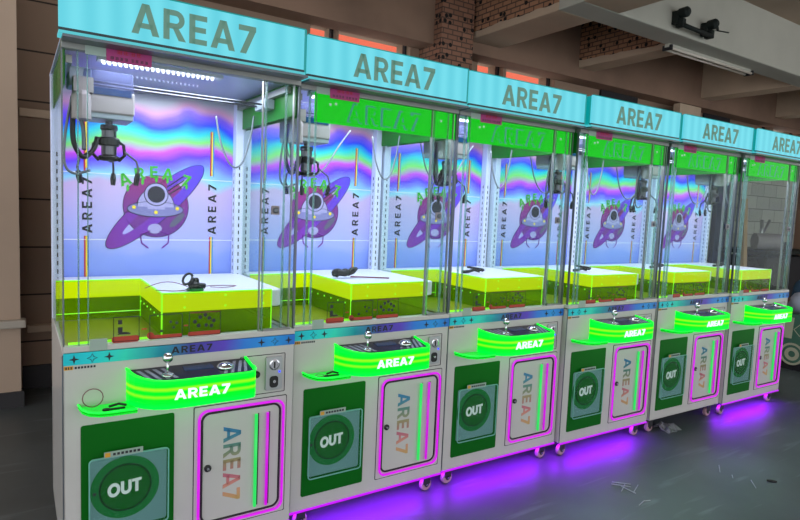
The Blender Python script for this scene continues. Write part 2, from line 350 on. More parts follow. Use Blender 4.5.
def B(*a): return MB().box(*a)
def arc(cx, cy, rr, a0, a1, n=10, ry=None):
    ry = rr if ry is None else ry
    return [(cx+rr*math.cos(math.radians(a0+(a1-a0)*i/n)), cy+ry*math.sin(math.radians(a0+(a1-a0)*i/n))) for i in range(n+1)]
def rrect(x0, x1, z0, z1, rr, n=5):
    return arc(x1-rr, z1-rr, rr, 0, 90, n)+arc(x0+rr, z1-rr, rr, 90, 180, n)+arc(x0+rr, z0+rr, rr, 180, 270, n)+arc(x1-rr, z0+rr, rr, 270, 360, n)
def ringpolys(cx, cy, rox, roy, rix, riy, a0, a1, n):
    O = arc(cx, cy, rox, a0, a1, n, roy); I = arc(cx, cy, rix, a0, a1, n, riy)
    return [[O[i], O[i+1], I[i+1], I[i]] for i in range(n)]
def glyph(ch):
    R = lambda a, b_, c, d: [(a, c), (b_, c), (b_, d), (a, d)]
    if ch == 'A': return .92, [[(0, 0), (.23, 0), (.54, 1), (.34, 1)], [(.92, 0), (.69, 0), (.38, 1), (.58, 1)], R(.2, .72, .2, .37)]
    if ch == 'R': return .76, [R(0, .21, 0, 1), R(.1, .42, .82, 1), R(.1, .42, .38, .56), [(.30, .44), (.50, .44), (.78, 0), (.53, 0)]]+ringpolys(.42, .69, .31, .31, .12, .13, -90, 90, 10)
    if ch == 'E': return .64, [R(0, .21, 0, 1), R(.1, .64, 0, .18), R(.1, .60, .41, .59), R(.1, .64, .82, 1)]
    if ch == '7': return .68, [R(0, .68, .81, 1), [(.43, .85), (.68, .85), (.30, 0), (.06, 0)]]
    if ch == 'O': return .92, ringpolys(.46, .5, .46, .52, .23, .29, 0, 360, 24)
    if ch == 'U': return .78, [R(0, .23, .36, 1), R(.55, .78, .36, 1)]+ringpolys(.39, .38, .39, .40, .16, .17, 180, 360, 12)
    if ch == 'T': return .70, [R(0, .70, .8, 1), R(.235, .465, 0, .9)]
    return .3, []
def text(mb, s, h, org, right, up, nrm, depth, gap=.13, wide=1.0):
    """block lettering of height h from org; right/up/nrm are unit vectors"""
    o = Vector(org); rt = Vector(right); up = Vector(up); nr = Vector(nrm); x = 0
    for ch in s:
        wd, polys = glyph(ch)
        for pl in polys:
            mb.prism(pl, lambda p, q, k: o+rt*((x+p)*h*wide)+up*(q*h)+nr*k, 0, depth)
        x += wd+gap
    return x-gap
def twidth(s, gap=.13): return sum(glyph(c)[0] for c in s)+gap*(len(s)-1)

def empty(name, loc, rz=0):
    o = bpy.data.objects.new(name, None); C.objects.link(o); o.location = loc; o.rotation_euler = (0, 0, rz); o.empty_display_size = .2
    return o
def tag(o, label, cat, group=None, kind=None):
    o['label'] = label; o['category'] = cat
    if group: o['group'] = group
    if kind: o['kind'] = kind
    return o
def struct(o): o['kind'] = 'structure'; return o
KIDS = {}
def copy_tree(o, skip=(), parent=None):
    c = o.copy(); C.objects.link(c)
    if parent: c.parent = parent
    for ch in o.children:
        if ch.get('tmp') in skip and ch.get('tmp'): continue
        copy_tree(ch, skip, c)
    return c

# ------------------------------------------------------------------ the building
def sbox(name, m, *a, bevel=0): return struct(B(*a).build(name, m, bevel=bevel))
sbox('floor', 'floor', -4, 14, -7, 3.0, -.1, 0)
sbox('ceiling', 'ceilmat', -4, 14, -6, 3.0, 3.52, 3.70)
# back wall: window openings high up under the wall beam
wins = [(2.00, 2.25), (2.27, 3.03), (3.86, 4.22), (4.26, 5.0), (9.58, 9.94), (10.06, 10.88)]
wb = MB()
wb.box(-4, 14, 2.65, 2.9, 0, 2.3)
xs = -4
for a, b_ in wins+[(14, 14)]:
    wb.box(xs, a, 2.65, 2.9, 2.3, 2.94); xs = b_
wb.box(-4, 14, 2.65, 2.9, 2.94, 3.52)
struct(wb.build('wall_back', 'blockwall'))
sbox('wall_right', 'plasterdark', 11.0, 11.2, -2.5, 2.65, 0, 3.52)
sbox('wall_left', 'walltan', -4, -.10, 2.25, 2.65, 0, 3.52)
struct(B(-4, -.07, 2.20, 2.30, .515, .565).build('trim_1', 'trimwhite', bevel=.008))
struct(B(-.06, .9, 2.60, 2.66, .40, .45).build('trim_2', 'plaster', bevel=.006))
struct(B(-4, -.085, 2.235, 2.26, 0, .10).build('baseboard_left', 'skirting'))
struct(B(-.09, .9, 2.62, 2.655, 0, .16).build('baseboard_back', 'skirting'))
struct(B(-.09, .9, 2.615, 2.66, 1.87, 1.925).build('trim_3', 'plaster', bevel=.006))
for i, (a, b_) in enumerate(wins):
    fr = MB(); fr.box(a, b_, 2.72, 2.76, 2.3, 2.33); fr.box(a, b_, 2.72, 2.76, 2.925, 2.94); fr.box(a, a+.02, 2.72, 2.76, 2.33, 2.925); fr.box(b_-.02, b_, 2.72, 2.76, 2.33, 2.925)
    wo = struct(fr.build('window_%d' % (i+1), 'darkline'))
    B(a+.02, b_-.02, 2.735, 2.745, 2.33, 2.925).build('pane', 'pane', wo)
tag(B(.5, 12, 5.2, 5.3, 1.0, 5.5).build('hoarding', 'orange'), 'orange-red board outside, glimpsed through the slit windows above the header signs', 'board')
# dark slots in the wall beam further right
for i, (a, b_) in enumerate([(5.78, 6.49), (8.02, 8.70)]):
    struct(B(a, b_, 2.62, 2.649, 2.76, 2.92).build('trim_%d' % (i+6), 'darkline'))
sbox('trim_4', 'plasterdark', .95, 11, 2.42, 2.65, 2.89, 3.52)      # long beam on the back wall
sbox('trim_5', 'pillarbrick', 3.13, 3.50, 2.30, 2.65, 0, 3.52)
# beams
def beam(name, m, *a): return struct(B(*a).build(name, m, bevel=.01))
beam('trim_8', 'beambrick', 3.54, 3.97, 1.30, 2.44, 3.0, 3.53)
beam('trim_9', 'beambrick', 3.54, 3.97, -6, 1.05, 3.0, 3.53)
beam('trim_10', 'beambrick', 5.12, 5.39, 1.30, 2.44, 3.0, 3.53)
beam('trim_11', 'plaster', 7.55, 7.84, 1.30, 2.44, 3.0, 3.53)
beam('trim_12', 'plasterdark', 1.08, 1.50, -1.2, 2.44, 3.0, 3.53)
beam('trim_13', 'plaster', 9.6, 9.9, 1.30, 2.44, 3.0, 3.53)
beam('trim_14', 'beamfront', 3.54, 12, 1.05, 1.30, 3.0, 3.53)
sbox('trim_15', 'plaster', 7.00, 7.48, 2.36, 2.45, 2.0, 2.86)
sbox('trim_16', 'whiteblock', 7.6, 10.98, 2.58, 2.648, 0, 2.4)

# ------------------------------------------------------------------ the claw machine prototype
def make_machine():
    root = empty('claw_machine', (0, 0, 0))
    P = lambda mb, name, m, parent=root, **k: mb.build(name, m, parent, **k)
    # lower cabinet
    body = MB(); body.box(.004, .791, 0, .72, .095, .85)
    P(body, 'lower_cabinet', 'body', bevel=.004)
    P(B(.02, .33, .03, .54, .851, .858), 'chute_floor', 'neonfloor')
    P(B(.34, .78, .03, .70, .851, .856), 'inner_floor', 'greyplastic')
    lg = P(B(.004, .791, -.006, .03, .857, .876), 'ledge', 'body', bevel=.002)
    belt = P(B(.004, .791, -.005, .002, .816, .855), 'holographic_belt', 'belt')
    t = MB(); hh = .024; wd = .141/(twidth('AREA7', .2)*hh); text(t, 'AREA7', hh, (.331, -.005, .824), (1, 0, 0), (0, 0, 1), (0, -1, 0), .001, .2, wd)
    P(t, 'lettering', 'ink', belt)
    st = MB(); ol = MB()
    def star(mb, cx, cz, R_, y, dy):
        pts = []
        for i in range(8):
            rr = R_ if i % 2 == 0 else R_*.33; a = i*PI/4+PI/2; pts.append((cx+rr*math.cos(a), cz+rr*math.sin(a)))
        for i in range(0, 8, 2):
            mb.front([pts[i-1], pts[i], pts[i+1], (cx, cz)], y, dy)
    for cx in (.034, .136, .656, .765): star(st, cx, .8345, .015, -.005, .001)
    for cx in (.086, .709):
        pts = []
        for i in range(8):
            rr = .015 if i % 2 == 0 else .006; a = i*PI/4+PI/2; pts.append((cx+rr*math.cos(a), -.0055, .8345+rr*math.sin(a)))
        ol.tube(pts, .0011, 5, True)
    P(st, 'star_print', 'ink', belt); P(ol, 'star_outline_print', 'ink', belt)
    ls = MB(); ls.box(.006, .032, -.001, .001, .800, .812); P(ls, 'amber_sticker', 'amber')
    ls = MB()
    for k in range(7): ls.box(.036+k*.009, .042+k*.009, -.001, .001, .802, .809)
    for k in range(3): ls.box(.010+k*.007, .014+k*.007, -.0015, 0, .802, .810)
    P(ls, 'small_print', 'ink')
    # side seams
    sd_ = MB(); sd_.box(0, .004, -.001, .002, .10, .85); P(sd_, 'side_seam', 'framedark')
    # prize door: green panel, flap, OUT disc
    g = P(MB().front(rrect(.052, .344, .153, .610, .008), 0, .003), 'prize_door', 'green')
    cx, cz = .186, .376
    P(MB().front(rrect(.078, .319, .233, .492, .010), -.003, .001), 'square_backing', 'tealplate', g)
    d = MB(); d.front(arc(cx, cz, .108, 0, 360, 40)[:-1], -.004, .003); disc = P(d, 'round_button', 'green2', g)
    rg = MB()
    for pl in ringpolys(cx, cz, .083, .083, .077, .077, 0, 360, 40): rg.front(pl, -.007, .002)
    P(rg, 'disc_ring', 'greenring', g)
    d = MB(); d.front(arc(cx, cz, .077, 0, 360, 40)[:-1], -.007, .0015); P(d, 'disc_center', 'green', g)
    t = MB(); hh = .046; text(t, 'OUT', hh, (cx-.056, -.0085, cz-.026), Vector((.998, 0, .06)), (0, 0, 1), (0, -1, 0), .003, .05, .92); P(t, 'lettering', 'outwhite', g)
    dk = MB(); dk.front(arc(cx-.095, cz-.005, .006, 0, 360, 10)[:-1], -.007, .001); P(dk, 'disc_notch', 'ink', g)
    fl = P(MB().front(rrect(.075, .322, .230, .495, .012), -.018, .004), 'clear_flap', 'flap')
    e = MB(); pts = [(x, -.020, z) for x, z in rrect(.075, .322, .230, .495, .012)]; e.tube(pts, .0025, 6, True); P(e, 'flap_edge', 'flapedge', fl)
    hg = MB(); hg.box(.10, .13, -.018, -.003, .485, .492); hg.box(.27, .30, -.018, -.003, .485, .492); P(hg, 'hinge', 'flap', fl)
    lb = P(B(.118, .238, -.024, -.0225, .496, .516), 'warning_label', 'card')
    q = MB(); q.box(.121, .137, -.0255, -.024, .499, .513); P(q, 'warning_symbol', 'amber', lb)
    q = MB(); [q.box(.145+k*.0125, .153+k*.0125, -.0255, -.024, .502, .510) for k in range(7)]; P(q, 'small_print', 'ink', lb)
    # service door with neon frame
    dd = P(MB().front(rrect(.412, .764, .146, .616, .012), 0, .002), 'service_door', 'body')
    x0, x1, z0, z1 = .428, .750, .162, .600
    sm = MB(); sm.tube([(x, -.003, z) for x, z in rrect(x0+.012, x1-.012, z0+.012, z1-.012, .03, 7)], .0045, 6, True); P(sm, 'frame_gap_line', 'darkline', dd)  # dark line along the gap inside the neon frame
    dl = MB(); dl.tube([(x, -.001, z) for x, z in rrect(.412, .764, .146, .616, .004, 3)], .0018, 5, True); P(dl, 'door_seam', 'darkline', dd)
    nf = MB(); nf.tube([(x, -.010, z) for x, z in rrect(x0, x1, z0, z1, .032, 8)], .0050, 8, True); P(nf, 'neon_frame', 'magenta', dd, smooth=True)
    P(MB().tube([(.640, -.012, .195), (.640, -.012, .560)], .0065, 8), 'green_light_bar', 'greenbar', dd, smooth=True)['label'] = 'green lit bar'
    P(MB().tube([(.685, -.012, .190), (.685, -.012, .560)], .0058, 8), 'magenta_light_bar', 'magentadim', dd, smooth=True)['label'] = 'magenta lit bar'
    bs = MB(); bs.box(.650, .654, -.004, -.001, .195, .56); bs.box(.694, .698, -.004, -.001, .19, .56); P(bs, 'bar_groove', 'darkline', dd)
    t = MB(); hh = .066; wd = .291/(twidth('AREA7', .12)*hh); text(t, 'AREA7', hh, (.519, -.002, .527), (0, 0, -1), (1, 0, 0), (0, -1, 0), .001, .12, wd); P(t, 'lettering', 'doortext', dd)
    lk = MB(); lk.lathe([(.013, 0), (.013, -.006), (.009, -.008)], (.462, -.002, .381), 'y', 16); P(lk, 'lock', 'black', dd, smooth=False)
    lk = MB(); lk.lathe([(.006, 0), (.005, -.003)], (.462, -.010, .381), 'y', 10); P(lk, 'lock_core', 'chrome', dd)
    # coin acceptor
    cp = MB(); cp.tube([(x, -.001, z) for x, z in rrect(.640-.062, .754, .633, .784, .003, 3)], .0014, 5, True); P(cp, 'coin_plate_seam', 'darkline')
    cm = P(MB().front(rrect(.674, .741, .645, .775, .006), 0, .010), 'coin_acceptor', 'steel', bevel=.002)
    q = MB(); q.lathe([(.021, -.010), (.021, -.014), (.016, -.016)], (.707, 0, .745), 'y', 18); P(q, 'round_bezel', 'chrome', cm)
    q = MB(); q.box(.704, .709, -.018, -.015, .733, .757); P(q, 'coin_slot', 'black', cm)
    q = MB(); q.front(rrect(.690, .724, .655, .700, .012), -.010, .002); P(q, 'coin_return', 'darkline', cm)
    q = MB(); q.lathe([(.008, -.012), (.006, -.018)], (.707, 0, .680), 'y', 12); P(q, 'return_button', 'chrome', cm)
    q = MB(); q.box(.725, .732, -.013, -.010, .712, .719); P(q, 'indicator_light', 'blueled', cm)
    q = MB(); q.lathe([(.013, 0), (.013, -.010), (.008, -.014)], (.640, 0, .712), 'y', 14); P(q, 'black_knob', 'black')
    # console
    ZT = lambda y: .786+min(0, y)*.17
    prof = [(.188, 0), (.193, -.030), (.205, -.062), (.227, -.094), (.256, -.118), (.290, -.132), (.34, -.137), (.565, -.137), (.588, -.130), (.598, -.112), (.600, -.09), (.600, 0)]
    cs = MB(); cs.wall(prof, .674, .768, .008, ZT)
    con = P(cs, 'control_console', 'console')
    con2 = MB(); con2.plan(prof, .670, .675); P(con2, 'console_base', 'console', con)
    rim = MB(); rim.tube([(x, y+.004, ZT(y)) for x, y in prof[:-1]], .0044, 8); P(rim, 'lit_rim', 'consolerim', con, smooth=True)
    rb = MB()
    for z in (.690, .704, .719, .733, .748): rb.tube([(x, y-.0005, z) for x, y in prof], .0014, 5)
    P(rb, 'rib', 'console', con)
    inner = [(x+(.006 if x < .3 else -.004), y+.006) for x, y in prof]; inner[0] = (.196, 0); inner[-1] = (.594, 0)
    P(MB().prism(inner, lambda p, q_, k: (p, q_, ZT(q_)-.006+k), -.004, 0), 'console_deck', 'deck', con)
    DK = lambda p, q_, k: (p, q_, ZT(q_)-.006+k)
    ds = MB()
    for k in range(4): ds.prism([(.215+k*.026, -.018), (.227+k*.026, -.018), (.258+k*.026, -.098), (.246+k*.026, -.098)], DK, 0, .0015)
    P(ds, 'deck_stripe_print', 'deckstripe', con)
    ds = MB()
    for k in range(4): ds.prism([(.485+k*.024, -.108), (.497+k*.024, -.108), (min(.592, .53+k*.024), -.020), (min(.584, .518+k*.024), -.020)], DK, 0, .0015)
    P(ds, 'deck_stripe_print', 'deckstripe', con)
    P(MB().prism([(.365, -.055), (.465, -.055), (.465, -.02), (.365, -.02)], DK, 0, .002), 'display_window', 'screen', con)
    t = MB(); hh = .033; wd = .183/(twidth('AREA7', .14)*hh); text(t, 'AREA7', hh, (.314, -.1385, .702), (1, 0, 0), (0, 0, 1), (0, -1, 0), .004, .14, wd); P(t, 'lettering', 'consoletext', con)
    js = MB(); js.lathe([(.022, .764), (.020, .773), (.008, .776)], (.306, -.070, 0), 'z', 18); js.tube([(.306, -.07, .765), (.306, -.07, .822)], .0045, 8); js.ball((.306, -.07, .828), .0175)
    P(js, 'joystick', 'chrome', smooth=True)
    bt = MB(); bt.lathe([(.030, .766), (.030, .775), (.022, .783), (.012, .788)], (.503, -.060, 0), 'z', 20); P(bt, 'push_button', 'chrome', smooth=True)
    # side tray
    tp = [(.045, 0), (.052, -.055), (.068, -.090), (.095, -.110), (.130, -.116), (.205, -.116), (.205, 0)]
    tr = P(MB().plan(tp, .668, .673), 'side_tray', 'trayglow')
    e = MB(); e.tube([(x, y, .682) for x, y in tp[:-1]], .0035, 6); P(e, 'tray_rim', 'trayedge', tr, smooth=True)
    wl = MB(); wl.wall(tp[:-1], .670, .684, .003); P(wl, 'tray_wall', 'tray', tr)
    # cabinet upper frame
    P(B(.004, .791, 0, .72, 1.835, 1.842), 'roof', 'ceilpanel')
    fr = MB(); fr.box(.004, .791, -.002, .03, 1.806, 1.842); P(fr, 'top_frame', 'frame', bevel=.002)
    # rear posts with slots
    for (a, b_) in ((.004, .045), (.752, .791)):
        ps = P(B(a, b_, .655, .70, .85, 1.835), 'rear_post', 'post', bevel=.002)
        sl = MB(); c_ = (a+b_)/2
        for k in range(19): sl.box(c_-.0025, c_+.0025, .6535, .656, .90+k*.034, .918+k*.034)
        for k in range(19): sl.box(a-.0012 if a > .4 else b_, a if a > .4 else b_+.0012, .672, .677, .90+k*.034, .918+k*.034)
        P(sl, 'slot_row', 'ink', ps)
    # edges: chrome and clear acrylic uprights of the glass front
    for x, y, wd_, m_ in ((.006, .012, .004, 'framedark'), (.788, .012, .004, 'framedark'), (.076, .010, .003, 'edgeacrylic'), (.049, .010, .004, 'edgeacrylic'), (.647, .010, .003, 'frame'), (.660, .012, .004, 'edgeacrylic'), (.738, .012, .004, 'edgeacrylic'), (.768, .012, .003, 'frame')):
        P(B(x-wd_/2, x+wd_/2, y-.006, y+.008, .876, 1.806), 'glass_upright', m_)
    P(B(.080, .645, .004, .008, .878, 1.806), 'front_window', 'pane')
    P(B(.662, .785, .010, .014, .878, 1.806), 'fixed_window', 'pane')
    P(B(.006, .010, .02, .70, .86, 1.835), 'side_window', 'pane')
    P(B(.786, .790, .02, .70, .86, 1.835), 'side_window', 'pane')
    ft = P(B(.662, .772, -.002, .010, .876, .884), 'window_shoe', 'frame')
    lt = P(MB().front(rrect(.684, .716, 1.318, 1.352, .004), .004, .008), 'window_latch', 'cream', bevel=.001)
    q = MB(); q.lathe([(.011, -.004), (.011, -.010), (.006, -.012)], (.700, 0, 1.335), 'y', 14); P(q, 'latch_knob', 'framedark', lt)
    # roof bracket at the rail end
    # back panel
    bk = P(B(.045, .752, .700, .706, .85, 1.835), 'back_panel', 'holo')
    Y = .6995
    for xx in (.655, .133):
        s1 = MB(); s1.box(xx-.009, xx-.003, Y-.001, Y, 1.475 if xx > .4 else 1.46, 1.68); s1.box(xx-.009, xx-.003, Y-.001, Y, .95, 1.19); P(s1, 'crimson_stripe_print', 'redstripe', bk)
        s1 = MB(); s1.box(xx-.003, xx+.003, Y-.001, Y, 1.475, 1.68); s1.box(xx-.003, xx+.003, Y-.001, Y, .95, 1.19); P(s1, 'yellow_stripe_print', 'yellow', bk)
        s1 = MB(); s1.box(xx+.003, xx+.009, Y-.001, Y, 1.475, 1.68); s1.box(xx+.003, xx+.009, Y-.001, Y, .95, 1.19); P(s1, 'teal_stripe_print', 'cyanstripe', bk)
        t = MB(); hh = .038; wd = .234/(twidth('AREA7', .42)*hh); text(t, 'AREA7', hh, (xx+.022, Y, 1.202), (0, 0, 1), (-1, 0, 0), (0, -1, 0), .001, .42, wd); P(t, 'lettering', 'ink', bk)
    sm = MB(); sm.box(.045, .752, Y-.001, Y, 1.4545, 1.4575); sm.box(.045, .752, Y-.001, Y, 1.1725, 1.176); P(sm, 'film_seam', 'white', bk)
    # emblem: ringed planet with a flying saucer and its pilot
    em = P(MB().front(arc(.412, 1.325, .138, 0, 360, 40)[:-1], Y, .001), 'emblem', 'plum', bk)
    def EP(mb, n, m_): return mb.build(n, MT[m_], bk)
    rot = lambda x, z, a=43: (.412+x*math.cos(math.radians(a))-z*math.sin(math.radians(a)), 1.328+x*math.sin(math.radians(a))+z*math.cos(math.radians(a)))
    rn = MB()
    for pl in ringpolys(0, 0, .275, .066, .19, .022, 0, 360, 44):
        c_ = (pl[0][0]+pl[2][0])/2, (pl[0][1]+pl[2][1])/2
        if abs(c_[0]) < .10 and c_[1] > 0: continue
        rn.front([rot(*p) for p in pl], Y-.001, .001)
    EP(rn, 'emblem_ring', 'ringprint')
    ok = MB(); ok.tube([(x, Y-.0022, z) for x, z in [rot(*p) for p in arc(0, 0, .275, 0, 360, 44, .066)[:-1]]], .0012, 4, True)
    ok.tube([(x, Y-.0012, z) for x, z in arc(.412, 1.325, .138, 0, 360, 40)[:-1]], .0012, 4, True)
    EP(ok, 'emblem_outline', 'ink')
    sc = MB(); sc.front(arc(.409, 1.312, .118, 0, 360, 36, .034)[:-1], Y-.0024, .001); EP(sc, 'saucer_print', 'lilac')
    sc = MB(); sc.front(arc(.409, 1.322, .078, 0, 180, 20, .085), Y-.0034, .0005); EP(sc, 'dome_print', 'palelilac')
    sc = MB(); sc.tube([(x, Y-.0036, z) for x, z in arc(.409, 1.312, .118, 0, 360, 36, .034)[:-1]], .0013, 4, True); sc.tube([(x, Y-.004, z) for x, z in arc(.409, 1.322, .078, 0, 180, 20, .085)], .0013, 4); EP(sc, 'saucer_outline', 'ink')
    sc = MB(); sc.front(arc(.410, 1.378, .050, 0, 360, 24)[:-1], Y-.0042, .0008); sc.front([(.372, 1.312), (.448, 1.312), (.435, 1.350), (.385, 1.350)], Y-.0042, .0006); EP(sc, 'helmet_print', 'palelilac')
    sc = MB(); sc.front(arc(.410, 1.378, .037, 0, 360, 24)[:-1], Y-.0052, .0008); EP(sc, 'visor_print', 'visor')
    sc = MB(); sc.front([(.47+.03*math.cos(math.radians(a))*1.5*math.cos(.8)-.014*math.sin(math.radians(a))*math.sin(.8)+.03, 1.265+.045*math.cos(math.radians(a))*math.sin(.8)+.014*math.sin(math.radians(a))*math.cos(.8)) for a in range(0, 360, 20)], Y-.0024, .0006); EP(sc, 'crater_print', 'greyprint')
    sc = MB(); [sc.front([(.455, 1.42+dz), (.53, 1.475+dz), (.53, 1.481+dz), (.455, 1.426+dz)], Y-.0024, .0005) for dz in (-.01, -.03, -.05)]; EP(sc, 'ring_streak_print', 'ink')
    sc = MB(); sc.tube([(x, Y-.005, z) for x, z in arc(.410, 1.378, .050, 0, 360, 24)[:-1]], .0016, 4, True); EP(sc, 'helmet_outline', 'ink')
    sc = MB()
    for a, b_ in ((.318, 1.318), (.409, 1.298), (.500, 1.318)): sc.front(arc(a, b_, .008, 0, 360, 12)[:-1], Y-.0040, .0008)
    EP(sc, 'saucer_lamp_print', 'yellow')
    sc = MB(); sc.front(arc(.405, 1.225, .030, 0, 360, 16, .022)[:-1], Y-.0024, .001); EP(sc, 'claw_hub_print', 'palelilac')
    sc = MB(); sc.tube([(.385, Y-.003, 1.215), (.345, Y-.003, 1.200), (.350, Y-.003, 1.160), (.378, Y-.003, 1.138)], .003, 4); sc.tube([(.425, Y-.003, 1.215), (.465, Y-.003, 1.200), (.462, Y-.003, 1.160), (.436, Y-.003, 1.138)], .003, 4); EP(sc, 'claw_arm_print', 'purple')
    t = MB()
    for k, (ch, x_, z_, a_) in enumerate((('A', .268, 1.405, 22), ('R', .328, 1.437, 12), ('E', .385, 1.450, 3), ('A', .432, 1.448, -6), ('7', .515, 1.425, -14))):
        a_ = math.radians(a_); text(t, ch, .052, (x_, Y-.0026, z_), (math.cos(a_), 0, math.sin(a_)), (-math.sin(a_), 0, math.cos(a_)), (0, -1, 0), .0012)
        t.front(arc(x_+.025, z_-.004, .006, 0, 360, 8, .016)[:-1], Y-.0026, .0012)
    EP(t, 'emblem_lettering', 'lime')
    # prize platform and neon skirt
    pf = MB(); pf.plan([(.014, .555), (.330, .555), (.330, .145), (.340, .125), (.765, .118), (.782, .130), (.786, .15), (.786, .695), (.014, .695)], .948, 1.016)
    P(pf, 'prize_platform', 'white', bevel=.006)
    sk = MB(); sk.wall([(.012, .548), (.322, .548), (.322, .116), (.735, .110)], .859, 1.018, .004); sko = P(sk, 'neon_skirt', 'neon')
    sb_ = MB(); sb_.wall([(.012, .5472), (.3212, .5472), (.3212, .1152), (.735, .1092)], .948, 1.014, .0008); P(sb_, 'skirt_band_added_glow', 'neonband', sko)  # added self-glowing strip that brightens the platform edge
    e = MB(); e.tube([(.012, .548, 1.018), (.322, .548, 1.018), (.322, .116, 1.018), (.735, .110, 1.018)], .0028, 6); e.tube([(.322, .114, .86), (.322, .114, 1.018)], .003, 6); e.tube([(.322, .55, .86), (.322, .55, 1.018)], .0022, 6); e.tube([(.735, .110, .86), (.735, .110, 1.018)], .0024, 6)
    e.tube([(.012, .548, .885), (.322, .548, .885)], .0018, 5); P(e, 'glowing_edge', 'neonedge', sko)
    e = MB()
    for k in range(3):
        for z in (1.005, .965): e.lathe([(.004, 0), (.003, -.003)], (.40+k*.15, .105, z), 'y', 8)
    for k in range(6): e.lathe([(.004, 0), (.003, -.003)], (.319, .16+.07*k, .93), 'x', 8)
    P(e, 'skirt_rivet', 'neonedge', sko)
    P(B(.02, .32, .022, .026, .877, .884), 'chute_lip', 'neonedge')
    # instruction cards on the front glass
    ic = MB()
    for a, b_ in ((.150, .228), (.262, .368), (.392, .502)):
        for (p, q_) in (((a, .880), (b_, .880)), ((b_, .880), (b_, .962)), ((b_, .962), (a, .962)), ((a, .962), (a, .880))):
            ic.tube([(p[0], .003, p[1]), (q_[0], .003, q_[1])], .0012, 4)
    cards = P(ic, 'instruction_sticker', 'darkline')
    rc = MB(); rc.front(rrect(.144, .229, .876, .897, .008), .004, .001); rc.front(rrect(.258, .369, .878, .892, .006), .004, .001); rc.front(arc(.264, .892, .012, 0, 360, 12)[:-1], .004, .001); rc.front(rrect(.388, .503, .878, .894, .006), .004, .001); rc.box(.236, .252, .003, .004, .914, .919); rc.box(.374, .388, .003, .004, .916, .921); rc.box(.395, .50, .003, .004, .960, .964)
    P(rc, 'red_caption', 'brickred', cards)
    pi_ = MB(); pi_.box(.163, .176, .003, .004, .938, .952); pi_.box(.163, .177, .003, .004, .908, .928); pi_.front(arc(.182, .903, .020, 0, 180, 8, .008), .004, .001)
    for (a, b_) in ((.412, .93), (.430, .945), (.425, .915), (.448, .952), (.462, .94), (.452, .915), (.478, .93), (.470, .912)): pi_.front(arc(a, b_, .007, 0, 360, 8)[:-1], .004, .001)
    for (a, b_) in ((.30, .905), (.33, .935), (.35, .93), (.34, .915)): pi_.front(arc(a, b_, .005, 0, 360, 8)[:-1], .004, .001)
    P(pi_, 'pictogram', 'ink', cards)
    P(B(.078, .130, -.0085, -.0065, .858, .897), 'blank_card', 'card')
    # stickers under the top frame
    P(B(.069, .127, -.003, -.002, 1.797, 1.832), 'blank_top_sticker', 'card')
    pk = P(B(.128, .262, -.004, -.002, 1.786, 1.832), 'warning_sticker', 'pink')
    g4 = MB(); rnd = random.Random(3)
    def cjk(mb, x, z, s, y):
        mb.box(x, x+s, y-.0008, y, z+s*.85, z+s); mb.box(x, x+s, y-.0008, y, z+s*.42, z+s*.56); mb.box(x+s*.42, x+s*.58, y-.0008, y, z, z+s)
        if rnd.random() < .6: mb.box(x, x+s*.15, y-.0008, y, z, z+s)
        if rnd.random() < .6: mb.box(x+s*.85, x+s, y-.0008, y, z, z+s*.9)
        mb.box(x, x+s, y-.0008, y, z, z+s*.13)
    for k in range(4): cjk(g4, .160+k*.019, 1.812, .013, -.004)
    P(g4, 'red_characters', 'redprint', pk)
    g4 = MB()
    for k in range(8): cjk(g4, .140+k*.0135+(.006 if k > 3 else 0), 1.793, .009, -.004)
    P(g4, 'dark_characters', 'ink', pk)
    # inner ceiling LED strip, and its reflection drawn behind it as dim glowing dashes
    ld = MB()
    for k in range(22): ld.plan([(.13+k*.0175, .150), (.138+k*.0175, .150), (.147+k*.0175, .190), (.139+k*.0175, .190)], 1.812, 1.817)
    ls_ = P(ld, 'led_strip_and_reflection', 'led')
    ld = MB(); ld.box(.12, .54, .145, .195, 1.818, 1.835); P(ld, 'ceiling_channel', 'white')
    ld = MB()
    for k in range(20): ld.plan([(.20+k*.0165, .425), (.205+k*.0165, .425), (.212+k*.0165, .455), (.207+k*.0165, .455)], 1.828, 1.831)
    P(ld, 'led_strip_and_reflection', 'ledreflection')
    # green top bands
    gb = P(B(.073, .785, .016, .020, 1.690, 1.806), 'green_header_band', 'greenband'); gb['tmp'] = 'front_band'
    ta = MB(); hh = .080; text(ta, 'AREA7', hh, (.215, .016, 1.704), (1, 0, 0), (0, 0, 1), (0, -1, 0), .001, .14, 1.04); P(ta, 'lettering', 'etched', gb)
    ta = MB(); text(ta, 'AREA7', hh*.86, (.226, .015, 1.709), (1, 0, 0), (0, 0, 1), (0, -1, 0), .001, .31, 1.04); P(ta, 'letter_fill', 'greenband', gb)
    q = MB(); [q.lathe([(.006, 0), (.004, -.004)], (x_, .015, z_), 'y', 10) for x_, z_ in ((.14, 1.765), (.165, 1.770), (.70, 1.765))]; P(q, 'band_screw', 'white', gb)
    for x_ in (.012, .780):
        P(B(x_, x_+.004, .024, .65, 1.700, 1.830), 'green_side_band', 'greenside')
    # gantry rails and crane
    for y_, z_ in ((.26, 1.762), (.33, 1.762)): P(MB().tube([(.10, y_, z_), (.775, y_, z_)], .0042, 8), 'cross_rail', 'clawmetal', smooth=True)
    P(B(.755, .775, .06, .68, 1.787, 1.81), 'side_rail', 'frame'); P(B(.02, .038, .06, .68, 1.775, 1.80), 'side_rail', 'frame')
    P(B(.735, .778, .235, .355, 1.745, 1.785), 'rail_trolley', 'greyplastic', bevel=.004); P(B(.04, .11, .235, .355, 1.735, 1.80), 'rail_trolley', 'greyplastic', bevel=.004)
    mo = MB(); mo.lathe([(.030, 1.62), (.030, 1.70), (.024, 1.715)], (.075, .20, 0), 'z', 16); mo.box(.05, .11, .18, .25, 1.71, 1.76); P(mo, 'rail_motor', 'cream', smooth=False)
